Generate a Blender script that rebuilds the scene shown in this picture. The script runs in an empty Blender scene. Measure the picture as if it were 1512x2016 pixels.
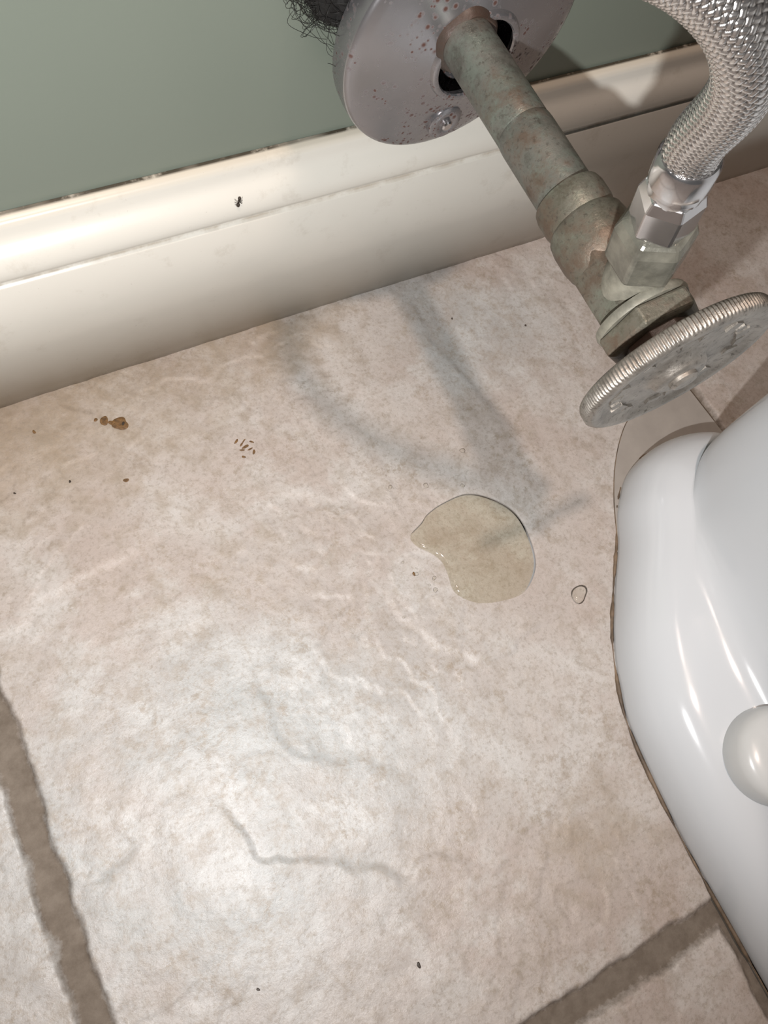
import bpy, bmesh, math, random
import numpy as np
from mathutils import Vector, Matrix
random.seed(4)
rng=np.random.RandomState(7)
COL=bpy.context.collection

# ------------------------------------------------------------------ helpers
def link(o,parent=None):
    COL.objects.link(o)
    if parent is not None: o.parent=parent
    return o
def empty(name,loc=(0,0,0)):
    e=bpy.data.objects.new(name,None); e.empty_display_size=.02; e.location=loc; return link(e)
def mesh(name,V,Fc,mat=None,smooth=True,parent=None):
    m=bpy.data.meshes.new(name); m.from_pydata([tuple(v) for v in V],[],Fc); m.update()
    if mat: m.materials.append(mat)
    if smooth: m.polygons.foreach_set('use_smooth',[True]*len(m.polygons))
    return link(bpy.data.objects.new(name,m),parent)
def frame(d):
    d=Vector(d).normalized(); a=Vector((0,0,1)) if abs(d.z)<.9 else Vector((0,1,0))
    u=a.cross(d).normalized(); v=d.cross(u).normalized(); return u,v,d
def lathe(name,prof,org,axis,seg=64,mat=None,parent=None,smooth=True,rfun=None,bevel=0,phase=0,auto=35):
    """prof: list of (radius, distance along axis)"""
    u,v,d=frame(axis); org=Vector(org); V=[];Fc=[]
    for r,t in prof:
        for i in range(seg):
            a=2*math.pi*i/seg+phase; rr=r*(rfun(a,t,r) if rfun else 1)
            V.append(org+d*t+u*(rr*math.cos(a))+v*(rr*math.sin(a)))
    n=len(prof)
    for j in range(n-1):
        for i in range(seg):
            k=(i+1)%seg; Fc.append((j*seg+i,j*seg+k,(j+1)*seg+k,(j+1)*seg+i))
    if prof[0][0]>1e-5: Fc.append(tuple(range(seg-1,-1,-1)))
    if prof[-1][0]>1e-5: Fc.append(tuple((n-1)*seg+i for i in range(seg)))
    o=mesh(name,V,Fc,mat,smooth,parent)
    if smooth:
        bm=bmesh.new(); bm.from_mesh(o.data)
        bmesh.ops.remove_doubles(bm,verts=bm.verts,dist=1e-6)
        for e in bm.edges:
            if len(e.link_faces)==2 and e.calc_face_angle(0)>math.radians(auto): e.smooth=False
        bm.to_mesh(o.data); bm.free()
    if bevel:
        b=o.modifiers.new('bevel','BEVEL'); b.width=bevel; b.segments=2; b.limit_method='ANGLE'; b.angle_limit=math.radians(30)
    return o
def catmull(P,n=12,closed=False):
    P=[np.array(p,float) for p in P]; N=len(P); out=[]
    rngi=range(N) if closed else range(N-1)
    for i in rngi:
        if closed: p0,p1,p2,p3=P[i-1],P[i],P[(i+1)%N],P[(i+2)%N]
        else: p0,p1,p2,p3=P[max(i-1,0)],P[i],P[i+1],P[min(i+2,N-1)]
        for k in range(n):
            t=k/n
            out.append(.5*((2*p1)+(-p0+p2)*t+(2*p0-5*p1+4*p2-p3)*t*t+(-p0+3*p1-3*p2+p3)*t**3))
    if not closed: out.append(P[-1])
    return np.array(out)
def curve(name,polys,r,mat,parent=None,res=2,closed=False):
    c=bpy.data.curves.new(name,'CURVE'); c.dimensions='3D'; c.bevel_depth=r; c.bevel_resolution=res
    for P in polys:
        s=c.splines.new('POLY'); s.points.add(len(P)-1)
        for i,p in enumerate(P):
            s.points[i].co=(p[0],p[1],p[2],1)
            if len(p)>3: s.points[i].radius=p[3]
        s.use_cyclic_u=closed
    c.materials.append(mat)
    return link(bpy.data.objects.new(name,c),parent)

# ------------------------------------------------------------------ node helpers
class NT:
    def __init__(s,name):
        s.m=bpy.data.materials.new(name); s.m.use_nodes=True; s.t=s.m.node_tree; s.n=s.t.nodes
        s.b=s.n['Principled BSDF']; s.co=s.n.new('ShaderNodeTexCoord').outputs['Object']
    def L(s,a,b): s.t.links.new(a,b)
    def noise(s,scale,detail=4,rough=.6,vec=None,dist=0):
        k=s.n.new('ShaderNodeTexNoise'); k.inputs['Scale'].default_value=scale; k.inputs['Detail'].default_value=detail
        k.inputs['Roughness'].default_value=rough; k.inputs['Distortion'].default_value=dist
        s.L(vec or s.co,k.inputs['Vector']); return k.outputs['Fac']
    def ramp(s,fac,a,b,ca=(0,0,0),cb=(1,1,1)):
        k=s.n.new('ShaderNodeValToRGB'); e=k.color_ramp.elements
        e[0].position=a; e[1].position=b; e[0].color=(*ca,1); e[1].color=(*cb,1); s.L(fac,k.inputs[0]); return k.outputs[0]
    def mix(s,fac,a,b):
        k=s.n.new('ShaderNodeMix'); k.data_type='RGBA'
        for i,x in ((0,fac),(6,a),(7,b)):
            if isinstance(x,(int,float)): k.inputs[i].default_value=x
            elif isinstance(x,tuple): k.inputs[i].default_value=(*x,1)
            else: s.L(x,k.inputs[i])
        return k.outputs[2]
    def math(s,op,a,b=0,clamp=False):
        k=s.n.new('ShaderNodeMath'); k.operation=op; k.use_clamp=clamp
        for i,x in enumerate((a,b)):
            if isinstance(x,(int,float)): k.inputs[i].default_value=x
            else: s.L(x,k.inputs[i])
        return k.outputs[0]
    def attr(s,nm):
        k=s.n.new('ShaderNodeAttribute'); k.attribute_name=nm; return k.outputs['Fac']
    def sep(s):
        k=s.n.new('ShaderNodeSeparateXYZ'); s.L(s.co,k.inputs[0]); return k.outputs
    def bump(s,h,strength=.3,dist=.001,prev=None):
        k=s.n.new('ShaderNodeBump'); k.inputs['Strength'].default_value=strength; k.inputs['Distance'].default_value=dist
        s.L(h,k.inputs['Height'])
        if prev: s.L(prev,k.inputs['Normal'])
        return k.outputs[0]
    def set(s,**kw):
        for k,v in kw.items():
            i=s.b.inputs[k.replace('_',' ')]
            if isinstance(v,(int,float)): i.default_value=v
            elif isinstance(v,tuple): i.default_value=(*v,1)
            else: s.L(v,i)
        return s

def simple(name,c,rough=.5,metal=0,var=.12,scale=60,bump=0):
    k=NT(name); n=k.noise(scale,5)
    c2=tuple(x*(1-var*2) for x in c)
    k.set(Base_Color=k.mix(k.ramp(n,.35,.65),c2,c),Roughness=rough,Metallic=metal)
    if bump: k.set(Normal=k.bump(n,bump,.0006))
    return k.m

# ---- tile / grout
def mat_floor():
    k=NT('stone_tile_and_grout')
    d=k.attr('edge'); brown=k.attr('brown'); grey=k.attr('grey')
    n1=k.noise(9,5,.6); n2=k.noise(38,6,.7); n3=k.noise(420,4,.8); n4=k.noise(75,7,.75,dist=.15); n5=k.noise(20,6,.7,dist=.3); n6=k.noise(170,5,.75)
    base=k.mix(k.ramp(n1,.40,.60),(.40,.340,.305),(.45,.410,.380))
    base=k.mix(k.math('MULTIPLY',k.ramp(n5,.48,.62),.7),base,(.51,.487,.463))
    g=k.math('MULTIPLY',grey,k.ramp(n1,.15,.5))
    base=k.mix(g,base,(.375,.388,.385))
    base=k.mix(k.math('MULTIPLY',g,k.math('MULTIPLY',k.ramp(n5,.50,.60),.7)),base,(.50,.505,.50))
    bw=k.math('ADD',brown,k.math('MULTIPLY',n2,1.0))
    base=k.mix(k.math('MULTIPLY',k.ramp(bw,.58,1.10),.8),base,(.285,.22,.15))
    base=k.mix(k.math('MULTIPLY',k.ramp(n4,.50,.66),.55),base,(.29,.245,.195))
    pit=k.math('MULTIPLY',k.ramp(n6,.50,.62),k.ramp(k.noise(26,5,.7),.45,.62))
    base=k.mix(k.math('MULTIPLY',pit,.6),base,(.26,.21,.155))
    base=k.mix(k.math('MULTIPLY',k.ramp(n3,.50,.66),.5),base,(.24,.205,.165))
    gm=k.math('ADD',d,k.math('MULTIPLY',k.math('SUBTRACT',k.noise(260,4,.7),.5),.0050))
    gf=k.ramp(gm,.0,.0009)
    grout=k.mix(k.ramp(k.noise(130,6,.7),.35,.65),(.13,.105,.082),(.185,.155,.125))
    col=k.mix(gf,grout,base)
    k.set(Base_Color=col,Roughness=k.mix(gf,(.85,.85,.85),k.mix(n4,(.27,.27,.27),(.45,.45,.45))))
    k.b.inputs['Specular IOR Level'].default_value=.40
    b=k.bump(k.noise(380,5,.75),.30,.0007); b=k.bump(n4,.32,.0016,b)
    k.set(Normal=b); return k.m
def mat_base():
    k=NT('cream_painted_trim'); sx,sy,z=k.sep()[0],k.sep()[1],k.sep()[2]
    n=k.noise(70,6,.7); nf=k.noise(400,4,.7); nl=k.noise(12,3,.6)
    c=k.mix(k.noise(6,3),(.63,.60,.535),(.69,.67,.61))
    def band(z0,w):
        return k.math('SUBTRACT',1,k.math('DIVIDE',k.math('ABSOLUTE',k.math('SUBTRACT',z,z0)),w),True)
    back=k.math('DIVIDE',k.math('ADD',sy,.0026),.0012,True)       # caulk joint against the wall
    g1=k.math('MULTIPLY',back,k.ramp(n,.30,.48)); g2=k.math('MULTIPLY',band(.0962,.0016),k.ramp(n,.42,.60)); g3=k.math('MULTIPLY',band(0,.004),k.ramp(n,.3,.6))
    c=k.mix(k.math('MULTIPLY',band(.1262,.0045),.5),c,(.48,.39,.26))
    c=k.mix(k.math('MULTIPLY',g1,k.ramp(nl,.20,.42)),c,(.06,.05,.035))
    c=k.mix(k.math('MULTIPLY',g2,.6),c,(.30,.23,.155))
    c=k.mix(k.math('MULTIPLY',g3,.6),c,(.25,.2,.15))
    c=k.mix(k.math('MULTIPLY',k.ramp(nf,.70,.76),.6),c,(.22,.18,.14))
    c=k.mix(k.math('MULTIPLY',k.ramp(k.noise(45,6,.75),.58,.72),.3),c,(.40,.35,.28))
    k.set(Base_Color=c,Roughness=.33,Normal=k.bump(k.noise(25,3),.15,.002)); return k.m
def mat_wall():
    k=NT('sage_green_paint')
    c=k.mix(k.noise(5,3),(.165,.19,.157),(.188,.213,.175))
    k.set(Base_Color=c,Roughness=.32,Normal=k.bump(k.noise(350,3),.06,.0006)); return k.m
def mat_corroded(name,c1,c2,rust=.55,metal=.55,rc=(.10,.06,.038),c3=None):
    k=NT(name); n=k.noise(90,6,.7); n2=k.noise(45,6,.7); n3=k.noise(500,4,.7)
    c=k.mix(k.ramp(n,.35,.65),c1,c2)
    if c3: c=k.mix(k.math('MULTIPLY',k.ramp(k.noise(60,7,.75),.48,.60),.75),c,c3)
    c=k.mix(k.math('MULTIPLY',k.ramp(n2,rust,rust+.12),.75),c,rc)
    c=k.mix(k.math('MULTIPLY',k.ramp(n3,.55,.68),.65),c,(.06,.05,.04))
    k.set(Base_Color=c,Roughness=k.mix(n,(.3,.3,.3),(.6,.6,.6)),Metallic=metal,Normal=k.bump(n,.5,.0010)); return k.m
def mat_chrome_rusty():
    k=NT('spotted_chrome'); sp=None
    for sc,lo in ((230,.45),(420,.47)):
        v=k.n.new('ShaderNodeTexVoronoi'); v.inputs['Scale'].default_value=sc; k.L(k.co,v.inputs['Vector'])
        s_=k.math('MULTIPLY',k.math('SUBTRACT',1,k.ramp(v.outputs['Distance'],.14,.34)),k.ramp(k.noise(45,4),lo-.03,lo+.06))
        sp=s_ if sp is None else k.math('MAXIMUM',sp,s_)
    c=k.mix(k.noise(18,4),(.25,.242,.25),(.40,.39,.398))
    c=k.mix(sp,c,(.08,.035,.025))
    k.set(Base_Color=c,Metallic=k.math('SUBTRACT',.78,k.math('MULTIPLY',sp,.78)),Roughness=k.mix(sp,(.26,.26,.26),(.8,.8,.8)),Normal=k.bump(k.noise(30,3),.12,.002)); return k.m
def mat_braid():
    k=NT('braided_stainless'); h=k.attr('strand')
    c=k.mix(k.ramp(h,.25,.75),(.10,.085,.075),(.72,.69,.665))  # gap shade painted in: colour darkens in the valleys between strands
    k.set(Base_Color=c,Metallic=.95,Roughness=.19); return k.m

M_floor=mat_floor(); M_base=mat_base(); M_wall=mat_wall()
M_pipe=mat_corroded('verdigris_pipe',(.10,.098,.083),(.20,.196,.172),.50,.40,(.10,.06,.038),(.17,.195,.165))
M_body=mat_corroded('corroded_brass',(.11,.10,.075),(.215,.205,.17),.48,.45,(.10,.06,.038),(.18,.19,.15))
M_rusty=mat_corroded('rusty_brass',(.040,.028,.021),(.09,.077,.066),.42,.1,(.055,.03,.02))
M_esc=mat_chrome_rusty()
M_handle=mat_corroded('pitted_chrome_handle',(.20,.18,.155),(.35,.32,.285),.60,.75)
M_crust=simple('limescale_brass',(.27,.255,.205),.5,.2,.22,150,.5)
M_plast=simple('dull_brass_nut',(.23,.22,.18),.26,.45,.22,120,.4)
M_chrome=simple('chrome_nut',(.66,.64,.64),.14,.95,.1,60)
M_braid=mat_braid()
M_porc=NT('toilet_porcelain').set(Base_Color=(.56,.585,.61),Roughness=.13).m
M_cap=simple('bolt_cap_plastic',(.56,.57,.565),.25,0,.03,30)
M_caulk=simple('stained_caulk',(.20,.14,.09),.6,0,.35,90,.5)
M_shim=simple('grey_shim',(.33,.30,.27),.45,0,.06,60,.2)
M_wool=simple('steel_wool',(.04,.038,.036),.4,.6,.3,60)
M_woolcore=simple('steel_wool_core',(.010,.009,.008),.8,0,.3,300,.8)
M_stain=simple('rust_stain',(.19,.10,.033),.45,0,.3,500,.5)
M_dark=simple('dark_speck',(.03,.02,.012),.5)
def mat_water(name,tint):
    k=NT(name); n=k.n; n.remove(k.b)
    tr=n.new('ShaderNodeBsdfTransparent'); tr.inputs[0].default_value=(*tint,1)
    gl=n.new('ShaderNodeBsdfGlossy'); gl.inputs['Roughness'].default_value=.07
    fr=n.new('ShaderNodeFresnel'); fr.inputs[0].default_value=1.36
    mx=n.new('ShaderNodeMixShader'); k.L(fr.outputs[0],mx.inputs[0]); k.L(tr.outputs[0],mx.inputs[1]); k.L(gl.outputs[0],mx.inputs[2])
    k.L(mx.outputs[0],n['Material Output'].inputs[0]); return k.m
M_water=mat_water('yellowed_water',(.915,.902,.84)); M_drop=mat_water('clear_water',(.96,.955,.93))

# ------------------------------------------------------------------ floor heightfield (real relief)
def axisarr(parts):
    out=[]
    for a,b,s in parts: out.append(np.arange(a,b,s))
    return np.concatenate(out)
xs=axisarr([(-1.2,-.30,.01),(-.30,.50,.0010),(.50,1.5,.01)])
ys=axisarr([(-1.6,-.54,.01),(-.54,.004,.0010)])
X,Y=np.meshgrid(xs,ys)
def vnoise(scale,seed,octs=4):
    r=np.random.RandomState(seed); tot=np.zeros_like(X); amp=1;s=0
    for o in range(octs):
        G=r.rand(128,128); x=(X+2)/scale; y=(Y+2)/scale
        xi=np.floor(x).astype(int); yi=np.floor(y).astype(int); fx=x-xi; fy=y-yi
        fx=fx*fx*(3-2*fx); fy=fy*fy*(3-2*fy)
        a=G[yi%128,xi%128];b=G[yi%128,(xi+1)%128];c=G[(yi+1)%128,xi%128];d=G[(yi+1)%128,(xi+1)%128]
        tot+=amp*((a*(1-fx)+b*fx)*(1-fy)+(c*(1-fx)+d*fx)*fy); s+=amp; amp*=.5; scale*=.5
    return tot/s-.5
mm=.001
TW=.453
# distance to nearest tile joint: first row against the wall, second row offset (running bond)
yj=-.421
def jointdist():
    dy=np.abs(Y-yj)
    dy=np.minimum(dy,np.abs(Y-(yj-TW))); dy=np.minimum(dy,np.abs(Y-(yj-2*TW)))
    off=np.where(Y>yj,-.101,np.where(Y>yj-TW,.193,-.101))
    xx=np.mod(X-off+TW/2,TW)-TW/2
    return np.minimum(np.abs(xx),dy)
edge=jointdist()-.0056+vnoise(.012,11,4)*.006
H=vnoise(.08,1,5)*.0030+vnoise(.012,2,3)*.0009
# natural cleft: thin terraces with soft broken edges
q=(vnoise(.085,31,6)+.5)*9; fr_=q-np.floor(q); st_=np.clip((fr_-.80)/.20,0,1); st_=st_*st_*(3-2*st_)
H+=((np.floor(q)+st_)-q)*.0007*np.clip(vnoise(.10,33,2)*3+.55,0,1)
ridges=[
 ([(199.6,-17.7),(206.4,-41.6),(205.4,-65.5),(213.8,-92.3),(217.5,-113.1),(221.2,-133.6),(235.2,-158.6)],.0012,.02),
 ([(-39.1,-244.8),(-25.1,-255.5),(-16.6,-267.4),(-11.8,-281.4),(-12,-291.4),(-.4,-298.5),(17.1,-308),(42.5,-325.1),(46.6,-334),(60.6,-329),(72.8,-333.8),(90.5,-345.3),(108.2,-340.9)],.0019,.022),
 ([(-88.7,-266.4),(-74.3,-266.4),(-55.6,-262.2)],.0012,.012),
 ([(-81.3,-143.5),(-68,-133.6),(-55.6,-127.3),(-22.1,-123.7),(9.3,-115.1)],-.0013,.015),
 ([(101.1,-188.1),(105.4,-209),(118.4,-234.1),(134.1,-253.5),(151.7,-257.8),(169.6,-250.2),(193.1,-251.7),(205,-243)],-.0013,.015),
 ([(19.9,-197.9),(20.3,-224.1),(20.8,-249.5),(36.5,-265.2),(59.1,-278.8),(77.4,-295.9)],.0008,.015),
 ([(68.3,-117.6),(91.5,-129.6),(114.7,-142.6)],-.0008,.010),
 ([(-10.5,-168.1),(-24.4,-183.6),(-25,-214.1),(-14.1,-241)],.0008,.012),
]
wig=vnoise(.012,21,3)*.007; wig2=vnoise(.012,22,3)*.007; wid=.0013+np.clip(vnoise(.03,23,2)+.3,0,1)*.0030
for P,A,w in ridges:
    P=catmull([np.array(p)*mm for p in P],4); lo=P.min(0)-4*w; hi=P.max(0)+4*w
    sel=(X>lo[0])&(X<hi[0])&(Y>lo[1])&(Y<hi[1]); x=X[sel]+wig[sel]; y=Y[sel]+wig2[sel]
    best=np.full(x.shape,9.); side=np.zeros_like(x); tt=np.zeros_like(x); n=len(P)-1
    for i in range(n):
        a=P[i];b=P[i+1];d=b-a;l=d@d
        t=np.clip(((x-a[0])*d[0]+(y-a[1])*d[1])/l,0,1)
        dd=np.hypot(x-a[0]-t*d[0],y-a[1]-t*d[1]); s=np.sign((x-a[0])*d[1]-(y-a[1])*d[0])
        m_=dd<best; best[m_]=dd[m_]; side[m_]=s[m_]; tt[m_]=(i+t[m_])/n
    fade=np.clip(np.minimum(tt,1-tt)*5,0,1)
    H[sel]+=A*.5*np.tanh(side*best/wid[sel])*np.exp(-best/w)*fade
pd=np.hypot(X-.170,Y+.195); H*=1-.85*np.exp(-(pd/.04)**4)
H=np.clip(H,-.0022,.0020)
k_=np.clip(edge/.003,0,1); k_=k_*k_*(3-2*k_)
Z=H*k_-(1-k_)*.0028+(1-k_)*vnoise(.006,5,3)*.0008
brown=np.clip(.60*np.exp(-((X+.03)**2/.10**2+(Y+.03)**2/.07**2))+.45*np.exp(-((X-.12)**2/.06**2+(Y+.02)**2/.04**2))+.38*np.exp(-((X-.15)**2/.05**2+(Y+.36)**2/.035**2))+.25*np.exp(-((X-.03)**2/.06**2+(Y+.16)**2/.04**2))-.12,-.2,1)
grey=np.clip(1.4*np.exp(-((X+.02)**2/.12**2+(Y+.26)**2/.09**2))+.9*np.exp(-((X-.235)**2/.05**2+(Y+.06)**2/.04**2)),0,1)  # larger patch: soft shadow of phone and hand painted into the tile colour
ny,nx=X.shape
V=np.stack([X,Y,Z],-1).reshape(-1,3)
idx=np.arange(nx*ny).reshape(ny,nx)
Q=np.stack([idx[:-1,:-1],idx[:-1,1:],idx[1:,1:],idx[1:,:-1]],-1).reshape(-1)
fm=bpy.data.meshes.new('floor'); fm.vertices.add(len(V)); fm.vertices.foreach_set('co',V.ravel())
nf=len(Q)//4; fm.loops.add(len(Q)); fm.loops.foreach_set('vertex_index',Q); fm.polygons.add(nf)
fm.polygons.foreach_set('loop_start',np.arange(nf)*4); fm.polygons.foreach_set('loop_total',np.full(nf,4))
fm.update(calc_edges=True); fm.polygons.foreach_set('use_smooth',np.ones(nf,bool))
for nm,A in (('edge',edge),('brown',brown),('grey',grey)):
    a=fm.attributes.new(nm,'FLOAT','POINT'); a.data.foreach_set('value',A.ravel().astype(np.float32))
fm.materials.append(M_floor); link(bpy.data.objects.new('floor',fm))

# ------------------------------------------------------------------ wall and baseboard
mesh('wall_back',[(-1.2,0,-.01),(1.5,0,-.01),(1.5,0,2.5),(-1.2,0,2.5),(-1.2,.1,-.01),(1.5,.1,-.01),(1.5,.1,2.5),(-1.2,.1,2.5)],
     [(0,1,2,3),(7,6,5,4),(0,4,5,1),(3,2,6,7),(0,3,7,4),(1,5,6,2)],M_wall,False)
prof=[(.0,-.001),(.0140,-.001),(.0140,.0945),(.0136,.0952),(.0126,.0955),(.0124,.0972),(.0128,.0980),(.0138,.0990),(.0143,.1010),(.0143,.1035),(.0138,.1065),(.0126,.1095),(.0108,.1120),(.0088,.1140),(.0072,.1160),(.0064,.1185),(.0061,.1215),(.0056,.1238),(.0042,.1250),(.0002,.1256)]
bx=np.arange(-1.2,1.5,.01); V=[];Fc=[];n=len(prof)
for x in bx:
    for d,z in prof: V.append((x,-d,z))
for i in range(len(bx)-1):
    for j in range(n-1): Fc.append((i*n+j,i*n+j+1,(i+1)*n+j+1,(i+1)*n+j))
mesh('baseboard_back',V,Fc,M_base)

# ------------------------------------------------------------------ toilet
toilet=empty('toilet')
half=[(.304,-.184),(.278,-.190),(.259,-.207),(.245,-.229),(.229,-.251),(.213,-.275),(.202,-.299),(.1947,-.325),(.1912,-.376),(.1918,-.43),(.193,-.48),(.197,-.54),(.207,-.60),(.226,-.65),(.26,-.685),(.304,-.697)]
cx=.304
out=catmull(half+[(2*cx-x,y) for x,y in half[-2:0:-1]],8,True)
tang=np.roll(out,-1,0)-np.roll(out,1,0); tang/=np.linalg.norm(tang,axis=1)[:,None]
nrm=np.stack([-tang[:,1],tang[:,0]],1)
if (nrm[0]@(np.array([cx,-.44])-out[0]))<0: nrm=-nrm
N=len(out)
th=np.arctan2((out[:,1]+.42)/.24,(out[:,0]-cx)/.11)
colm=np.stack([cx+.047*np.cos(th),-.395+.195*np.sin(th)],1)
bowl=np.stack([cx+.165*np.cos(th),-.50+.235*np.sin(th)],1)
levels=[]
for ins,z in [(.0015,-.0012),(0,.001),(0,.010),(.001,.018),(.0035,.026),(.008,.033),(.014,.038),(.020,.0405),(.026,.042)]:
    levels.append((out+nrm*ins,z))
base=out+nrm*.026
for f,z in [(.18,.0430),(.36,.0442),(.54,.0460),(.69,.0495),(.81,.056),(.89,.066),(.95,.081),(.985,.101),(1,.13),(1,.17),(1,.21)]:
    levels.append((base*(1-f)+colm*f,z))
for f,z in [(.06,.24),(.2,.28),(.45,.32),(.75,.355),(.95,.385),(1,.40),(.99,.405)]:
    levels.append((colm*(1-f)+bowl*f,z))
V=[];Fc=[]
for P,z in levels: V+= [(p[0],p[1],z) for p in P]
for j in range(len(levels)-1):
    for i in range(N):
        k=(i+1)%N; Fc.append((j*N+i,j*N+k,(j+1)*N+k,(j+1)*N+i))
Fc.append(tuple((len(levels)-1)*N+i for i in range(N)))
tb=mesh('toilet_pedestal',V,Fc,M_porc,True,toilet)
bm=bmesh.new(); bm.from_mesh(tb.data); bmesh.ops.recalc_face_normals(bm,faces=bm.faces); bm.to_mesh(tb.data); bm.free()
sub=tb.modifiers.new('s','SUBSURF'); sub.levels=1; sub.render_levels=1
for sx in (-1,1):
    lathe('bolt_cap',[(.0238,.0),(.0242,.004),(.0238,.012),(.0226,.0155),(.0200,.0178),(.0150,.0192),(.008,.0200),(.0,.0202)],(cx+sx*.0690,-.359,.0410),(0,0,1),64,M_cap,toilet,auto=80)
P=out-nrm*.0002
rr=random.Random(3); rad=[max(.3,.8+.6*math.sin(i*.55)+rr.uniform(-.4,.5)) for i in range(N)]
curve('caulk_seam',[[(p[0],p[1],.0003,r) for p,r in zip(P,rad)]],.00090,M_caulk,toilet,3,True)
arc=catmull([(.243,-.232),(.2467,-.2274),(.2587,-.2041),(.2721,-.1839),(.2874,-.1674),(.3018,-.1575),(.325,-.150),(.35,-.151)],6)
V=[(p[0],p[1],.0014) for p in arc]+[(.36,-.24,.0014)]; V+=[(v[0],v[1],-.002) for v in V]; n=len(arc)+1
mesh('base_shim',V,[tuple(range(n))]+[(i,(i+1)%n,n+(i+1)%n,n+i) for i in range(n)],M_shim,False,toilet)
curve('shim_edge',[[(p[0],p[1],.0008) for p in arc]],.0004,M_caulk,toilet,2)

# ------------------------------------------------------------------ supply pipe, escutcheon
AX=(.182,0,.198)
pipe=lathe('water_supply_pipe',[(.0108,-.02)]+[(.0108,t) for t in np.linspace(0,.088,10)]+[(.0106,.0885),(.0110,.0895),(.0112,.092),(.0112,.120),(.0110,.126)],AX,(0,-1,0),64,M_pipe)
esc=empty('pipe_escutcheon')
tilt=Vector((.05,-1,-.06)).normalized()
ec=Vector((.1900,-.026,.1880))
lathe('flange_dome',[(.0545,-.009),(.0555,-.0085),(.0560,-.004),(.0560,.0015),(.0555,.003),(.0540,.0038),(.050,.0050),(.042,.0072),(.034,.0092),(.026,.0108),(.0210,.0118),(.0205,.0130),(.0201,.0138),(.0195,.0140),(.0180,.0138),(.0175,.013),(.0190,.0098),(.034,.007),(.0530,.001),(.0535,-.009),(.0545,-.009)],ec,tilt,96,M_esc,esc,auto=50)
lathe('packing_ring',[(.0108,.001),(.0145,.001),(.0145,.010),(.0134,.014),(.0120,.016),(.0108,.016)],(AX[0]+.001,-.026,AX[2]-.001),(0,-1,0),64,M_rusty,esc,rfun=lambda a,t,r:1+.03*math.sin(5*a))
sp=ec+Vector((-.002,-.0080,-.037))
lathe('set_screw_lug',[(.0085,-.004),(.0085,.0005),(.0075,.0012),(.005,.0015),(.004,.0010),(0,.0008)],sp,tilt,40,M_esc,esc)
lathe('set_screw',[(.0026,.0),(.0026,.0024),(.0018,.0030),(.0,.0030)],sp,tilt,24,M_chrome,esc)

# ------------------------------------------------------------------ shutoff valve
valve=empty('shutoff_valve',AX)
def vl(name,prof,seg=64,mat=M_body,**k):
    o=lathe(name,prof,(0,0,0),(0,-1,0),seg,mat,valve,**k); return o
vl('inlet_collar',[(.0110,.122),(.0130,.1225),(.0136,.125),(.0136,.131),(.0130,.134),(.0128,.135)])
vl('body_barrel',[(.0128,.134),(.0143,.136),(.0149,.140),(.0149,.147),(.0142,.151),(.0128,.154)])
vl('body_block',[(.0145,.150),(.0145,.176)],6,M_body,smooth=False,bevel=.0012,phase=.35)
vl('body_flange',[(.0150,.174),(.0170,.1745),(.0175,.176),(.0170,.1778),(.0150,.178)],64,M_crust)
vl('bonnet_hex',[(.0150,.1775),(.0188,.1785),(.0188,.1850),(.0165,.1862)],6,M_body,smooth=False,bevel=.0008,phase=.2)
vl('packing_nut',[(.0125,.186),(.0125,.1905),(.0085,.1915)],8,M_rusty,smooth=False,bevel=.0005)
vl('stem',[(.0042,.190),(.0042,.199)],32,M_rusty)
# hand wheel with knurled rim
NT_=150
def kn(a,t,r): 
    return 1+(.009*math.cos(NT_*a) if (r>.0335 and .1950<t<.2010) else 0)
vl('handwheel',[(0,.1955),(.0075,.1955),(.010,.1962),(.024,.1962),(.030,.1948),(.0335,.1946),(.0345,.1952),(.0351,.1964),(.0351,.2000),(.0345,.2010),(.0330,.2016),(.0300,.2014),(.0285,.2002),(.024,.1994),(.013,.1994),(.0105,.2004),(.0098,.2024),(.0085,.2032),(0,.2032)],1050,M_handle,rfun=kn,auto=60)
for i in range(22):   # worn raised marks cast around the face
    a=2*math.pi*i/22
    if i in (5,10,16,21): continue
    V=Vector((.0235*math.cos(a),-.1994,.0235*math.sin(a)))
    u=Vector((-math.sin(a),0,math.cos(a))); w=Vector((math.cos(a),0,math.sin(a))); h=Vector((0,-.0009,0)); q=[]
    l1=.0016+.0006*(i%3); l2=.0016 if i%2 else .0024
    for hh in (Vector((0,.0003,0)),h):
        for sx,sy in ((-1,-1),(1,-1),(1,1),(-1,1)): q.append(V+u*l1*sx+w*l2*sy+hh)
    mesh('cast_mark',q,[(0,1,2,3),(7,6,5,4),(0,4,5,1),(1,5,6,2),(2,6,7,3),(3,7,4,0)],M_handle,False,valve)
lathe('handle_screw',[(.0052,.2025),(.0052,.2045),(.0040,.2055),(0,.2058)],(0,0,0),(0,-1,0),32,M_handle,valve)
# outlet
OD=Vector((-.235,0,.96)).normalized(); OB=Vector((0,-.166,0))
def ol(name,prof,seg=64,mat=M_body,**k): return lathe(name,prof,OB,OD,seg,mat,valve,**k)
ol('outlet_neck',[(.0110,.006),(.0105,.013),(.0095,.016),(.0095,.026)],64,M_crust)
ol('compression_nut',[(.0105,.0205),(.0132,.0225),(.0132,.0370),(.0118,.0405),(.0100,.042)],6,M_plast,smooth=False,bevel=.0010,phase=.5)
ol('hose_nut',[(.0088,.0405),(.0104,.0420),(.0104,.0535),(.0092,.0570),(.0088,.0575)],6,M_chrome,smooth=False,bevel=.0008,phase=.2)
ol('hose_ferrule',[(.0082,.0565),(.0082,.0585),(.0078,.0595),(.0080,.0605),(.0090,.0610),(.0090,.0690),(.0082,.0702)],64,M_chrome)

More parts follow.
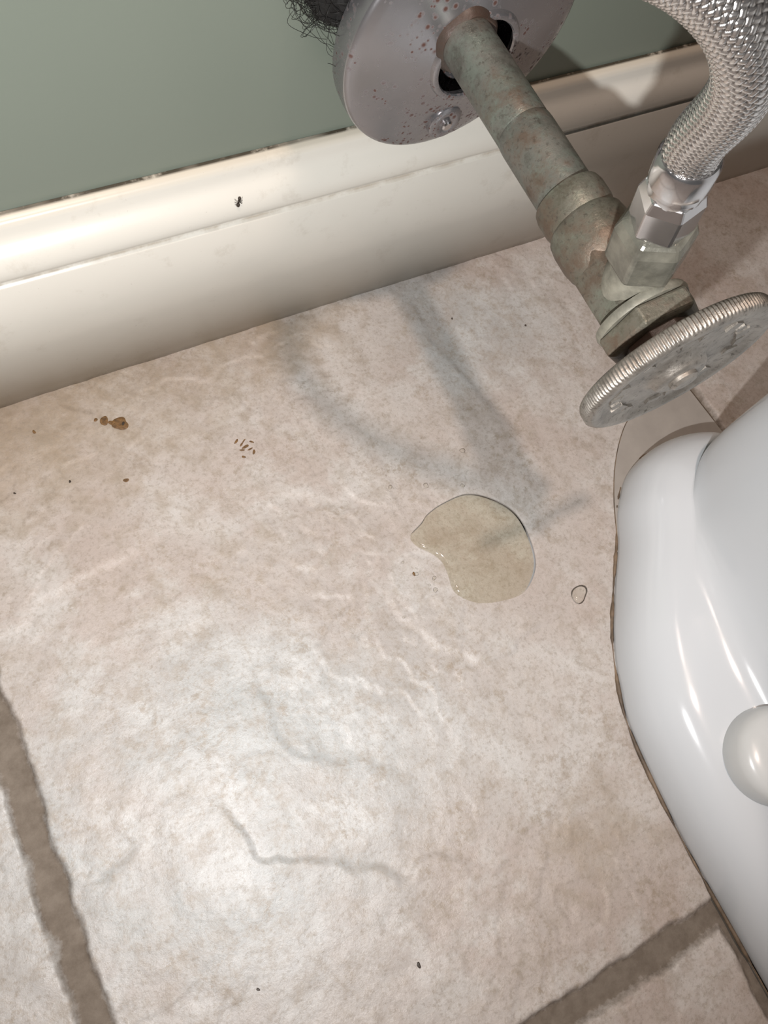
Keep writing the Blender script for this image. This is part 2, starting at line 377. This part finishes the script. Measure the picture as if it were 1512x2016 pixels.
# ------------------------------------------------------------------ braided hose
P0=Vector(AX)+OB+OD*.066
pts=[tuple(P0),tuple(P0+OD*.010),(.1600,-.1705,.288),(.1550,-.1715,.2995),(.1475,-.167,.309),(.1375,-.158,.3145),(.124,-.146,.3165),(.105,-.123,.322),(.089,-.09,.332),(.090,-.058,.352),(.118,-.040,.39),(.165,-.045,.46)]
C=catmull(pts,40)
d=np.r_[0,np.cumsum(np.linalg.norm(np.diff(C,axis=0),axis=1))]
S=np.arange(0,d[-1],.00020); C=np.stack([np.interp(S,d,C[:,i]) for i in range(3)],1)
ker=np.ones(31)/31; Cp=np.pad(C,((15,15),(0,0)),'edge'); C=np.stack([np.convolve(Cp[:,i],ker,'valid') for i in range(3)],1)
T=np.gradient(C,axis=0); T/=np.linalg.norm(T,axis=1)[:,None]
u=np.cross(T[0],[0,1,0]); u/=np.linalg.norm(u); U=[]
for t in T:
    u=u-t*(u@t); u/=np.linalg.norm(u); U.append(u)
U=np.array(U); W=np.cross(T,U); seg=168; A=np.linspace(0,2*np.pi,seg,endpoint=False)
n_=9; kz=1750.   # braid pitch
a1=n_*A[None,:]+kz*S[:,None]; a2=n_*A[None,:]-kz*S[:,None]
s1=np.abs(np.cos(a1)); s2=np.abs(np.cos(a2))
over=np.sign(np.cos(a1))*np.sign(np.cos(a2))
hh=np.maximum(s1**.6*(.75+.25*over),s2**.6*(.75-.25*over))
Rr=.0074+.00050*hh
VV=C[:,None,:]+Rr[:,:,None]*(np.cos(A)[None,:,None]*U[:,None,:]+np.sin(A)[None,:,None]*W[:,None,:])
ns=len(S); idx=np.arange(ns*seg).reshape(ns,seg)
Q=np.stack([idx[:-1],np.roll(idx,-1,1)[:-1],np.roll(idx,-1,1)[1:],idx[1:]],-1).reshape(-1)
hm=bpy.data.meshes.new('braid'); hm.vertices.add(ns*seg); hm.vertices.foreach_set('co',VV.reshape(-1))
nf=len(Q)//4; hm.loops.add(len(Q)); hm.loops.foreach_set('vertex_index',Q); hm.polygons.add(nf)
hm.polygons.foreach_set('loop_start',np.arange(nf)*4); hm.polygons.foreach_set('loop_total',np.full(nf,4)); hm.update(calc_edges=True)
a=hm.attributes.new('strand','FLOAT','POINT'); a.data.foreach_set('value',hh.ravel().astype(np.float32))
hm.polygons.foreach_set('use_smooth',np.ones(nf,bool)); hm.materials.append(M_braid)
hose=empty('braided_supply_hose'); link(bpy.data.objects.new('braid',hm),hose)
e=Vector(C[-1]); ed=Vector(T[-1])
lathe('end_coupling',[(.0088,-.006),(.0090,.006),(.012,.007),(.0125,.020),(.009,.021)],e,ed,12,M_chrome,hose,smooth=False)

# ------------------------------------------------------------------ steel wool stuffed in the wall hole
wool=empty('steel_wool_clump'); wc=Vector((.149,-.0125,.221)); R=Vector((.036,.0105,.034))
bm=bmesh.new(); bmesh.ops.create_icosphere(bm,subdivisions=4,radius=1)
from mathutils import noise as mn
for v in bm.verts:
    f=.86+.22*mn.noise(v.co*2.5)+.10*mn.noise(v.co*8); v.co=Vector((v.co.x*R.x*f,v.co.y*R.y*f,v.co.z*R.z*f))+wc
me=bpy.data.meshes.new('core'); bm.to_mesh(me); bm.free(); me.materials.append(M_woolcore); link(bpy.data.objects.new('core',me),wool)
polys=[]
for i in range(850):
    dv=Vector((random.gauss(0,1),random.gauss(0,1),random.gauss(0,1))).normalized()
    p=Vector((dv.x*R.x,dv.y*R.y,dv.z*R.z))*random.uniform(.85,1.0)+wc
    h=Vector((random.gauss(0,1),random.gauss(0,.3),random.gauss(0,1))).normalized(); cur=Vector((random.gauss(0,1),random.gauss(0,.4),random.gauss(0,1)))*.4
    q=[]
    for s in range(16):
        q.append(tuple(p)); h=(h+cur*.5+Vector((random.gauss(0,.12),random.gauss(0,.08),random.gauss(0,.12)))).normalized()
        p=p+h*.0018
        p.y=min(max(p.y,-.023),-.001)
        pull=(wc-p); h=(h+pull*14).normalized()
    polys.append(q)
curve('strands',polys,.00010,M_wool,wool,1)

# ------------------------------------------------------------------ puddle and droplets
pud=catmull([(x*mm,y*mm) for x,y in [(158.7,-162.6),(174.4,-162.7),(186.5,-169.9),(196.8,-183.6),(198.4,-199.9),(193.3,-218.2),(180,-229.5),(166,-229.8),(149.8,-224.5),(140.6,-214.1),(141.5,-203.5),(142.0,-196.1),(139.6,-189.5),(132.6,-180.5),(132,-173.5),(142,-168.5),(148,-165.0)]],8,True)
pud=np.array(pud)
def blob(name,P,h,mat,z0=.0006,parent=None,edgew=.08):
    c=P.mean(0); V=[];Fc=[]; n=len(P); rings=[(1,0),(1-edgew*.25,.38),(1-edgew*.6,.70),(1-edgew*1.2,.90),(1-edgew*2.5,1),(.4,1.0)]
    for f,z in rings: V+=[(c[0]+(p[0]-c[0])*f,c[1]+(p[1]-c[1])*f,z0+h*z) for p in P]
    for j in range(len(rings)-1):
        for i in range(n): k=(i+1)%n; Fc.append((j*n+i,j*n+k,(j+1)*n+k,(j+1)*n+i))
    Fc.append(tuple((len(rings)-1)*n+i for i in range(n))); return V,Fc
V,Fc=blob('p',pud,.0021,M_water,.0002,edgew=.10); mesh('water_puddle',V,Fc,M_water)
def multi(name,items,mat,z0=.0005):
    V=[];Fc=[]
    for x,y,r,h,el in items:
        n=20; ph=random.random()*6; an=random.random()*3
        P=[]
        for i in range(n):
            a=2*math.pi*i/n; rr=r*(1+.12*math.sin(2*a+ph)+.08*math.sin(3*a+ph*2)); px=rr*math.cos(a)*el; py=rr*math.sin(a)/el
            P.append((x+px*math.cos(an)-py*math.sin(an),y+px*math.sin(an)+py*math.cos(an)))
        ix=np.argmin(np.abs(xs-x)); iy=np.argmin(np.abs(ys-y)); zf=float(Z[iy,ix])
        v,f=blob('',np.array(P),h,mat,zf+z0,edgew=.2); o=len(V); V+=v; Fc+=[tuple(q+o for q in g) for g in f]
    return mesh(name,V,Fc,mat)
multi('water_droplets',[(x*mm,y*mm,r*mm,r*.45*mm,1.05) for x,y,r in [(208.1,-244.6,5.2),(186.1,-137.4,1.6),(154.5,-149.3,1.5),(175.2,-157.8,1.2),(134.3,-142,1.2),(133.5,-201.5,1.2),(128.4,-319.2,.8),(107.4,-214.6,.8),(125.1,-195.3,1.2),(18.8,-244.4,.6),(131,-208,1.4),(129,-204,.8),(121,-186,.8)]],M_drop,.0001)
st=[(7.1,-46.8,4.6,1.05),(-.9,-41.9,2.6,1.3),(2.4,-44.6,1.6,1.3),(-5,-39.5,1.1,1),(62.9,-81.7,1.1,1.7),(66.5,-86.7,1.4,1.8),(69.8,-91.5,1.1,1.5),(71,-85,.9,1.5),(63.2,-92.3,.9,1.2),(64,-88,.9,1.9),(67,-83,.8,1.8),(68.5,-89,.9,1.9),(65,-84.5,.9,1.9),(-38,-34.9,1.0,1.2),(-2,-81.1,1.3,1.2),(123.8,-194.7,1.0,1.2)]
multi('rust_stains',[(x*mm,y*mm,r*mm,.0002,el) for x,y,r,el in st],M_stain,.0001)
sp_=[(-29.8,-70.4,.7),(-32.6,-342.8,.7),(38.7,-368.9,1.1),(-58.3,-66.1,.6),(224.4,-50.9,.6),(269.3,-72.6,.7),(8.2,-47.5,1.0)]
multi('dirt_specks',[(x*mm,y*mm,r*mm,.0004,1.2) for x,y,r in sp_],M_dark,.0001)

# ------------------------------------------------------------------ dead ant on the baseboard
ant=empty('dead_ant',(.0945,-.0133,.1085))
for x,z,r in ((0,0,.0009),(.0006,.0016,.0006),(.0012,.0028,.0008)):
    bm=bmesh.new(); bmesh.ops.create_uvsphere(bm,u_segments=16,v_segments=10,radius=r)
    for v in bm.verts: v.co.z*=1.25; v.co+=Vector((x,-.0004+z*.35,z))
    me=bpy.data.meshes.new('segment'); bm.to_mesh(me); bm.free(); me.materials.append(M_dark); link(bpy.data.objects.new('segment',me),ant)
curve('legs',[[(0.0006,.0,.0016),(.0006+sx*.0012,-.0006,.0016+dz),(.0006+sx*.0020,.0004,.0016+1.8*dz)] for sx in (-1,1) for dz in (-.001,0,.001)],.00010,M_dark,ant,1)

# ------------------------------------------------------------------ camera
cd=bpy.data.cameras.new('camera'); cd.sensor_fit='AUTO'; cd.sensor_width=36; cd.lens=1500/2016*36; cd.clip_start=.01
cam=bpy.data.objects.new('camera',cd); COL.objects.link(cam)
fw=Vector((.2810,.2479,-.9272)).normalized(); rt=Vector((.8887,-.4318,.1539)); rt=(rt-fw*rt.dot(fw)).normalized(); up=rt.cross(fw)
cam.matrix_world=Matrix(((rt.x,up.x,-fw.x,0),(rt.y,up.y,-fw.y,-.264),(rt.z,up.z,-fw.z,.41),(0,0,0,1)))
bpy.context.scene.camera=cam

# ------------------------------------------------------------------ lights
# directional LED of the phone held over the floor
l=bpy.data.lights.new('phone_flash','SPOT'); l.energy=8.7; l.color=(1,.99,.985); l.shadow_soft_size=.004; l.spot_size=math.radians(150); l.spot_blend=1
o=bpy.data.objects.new('phone_flash',l); o.location=(-.045,-.330,.378)
o.rotation_euler=(Vector((.09,.01,.04))-Vector(o.location)).to_track_quat('-Z','Y').to_euler(); link(o)
l=bpy.data.lights.new('ceiling_bulb','POINT'); l.energy=72; l.color=(1,.80,.69); l.shadow_soft_size=.052
o=bpy.data.objects.new('ceiling_bulb',l); o.location=(-.07,-.23,2.2); link(o)
w=bpy.data.worlds.new('world'); bpy.context.scene.world=w; w.use_nodes=True
w.node_tree.nodes['Background'].inputs[0].default_value=(.80,.90,1,1); w.node_tree.nodes['Background'].inputs[1].default_value=.012
bpy.context.scene.view_settings.view_transform='Standard'
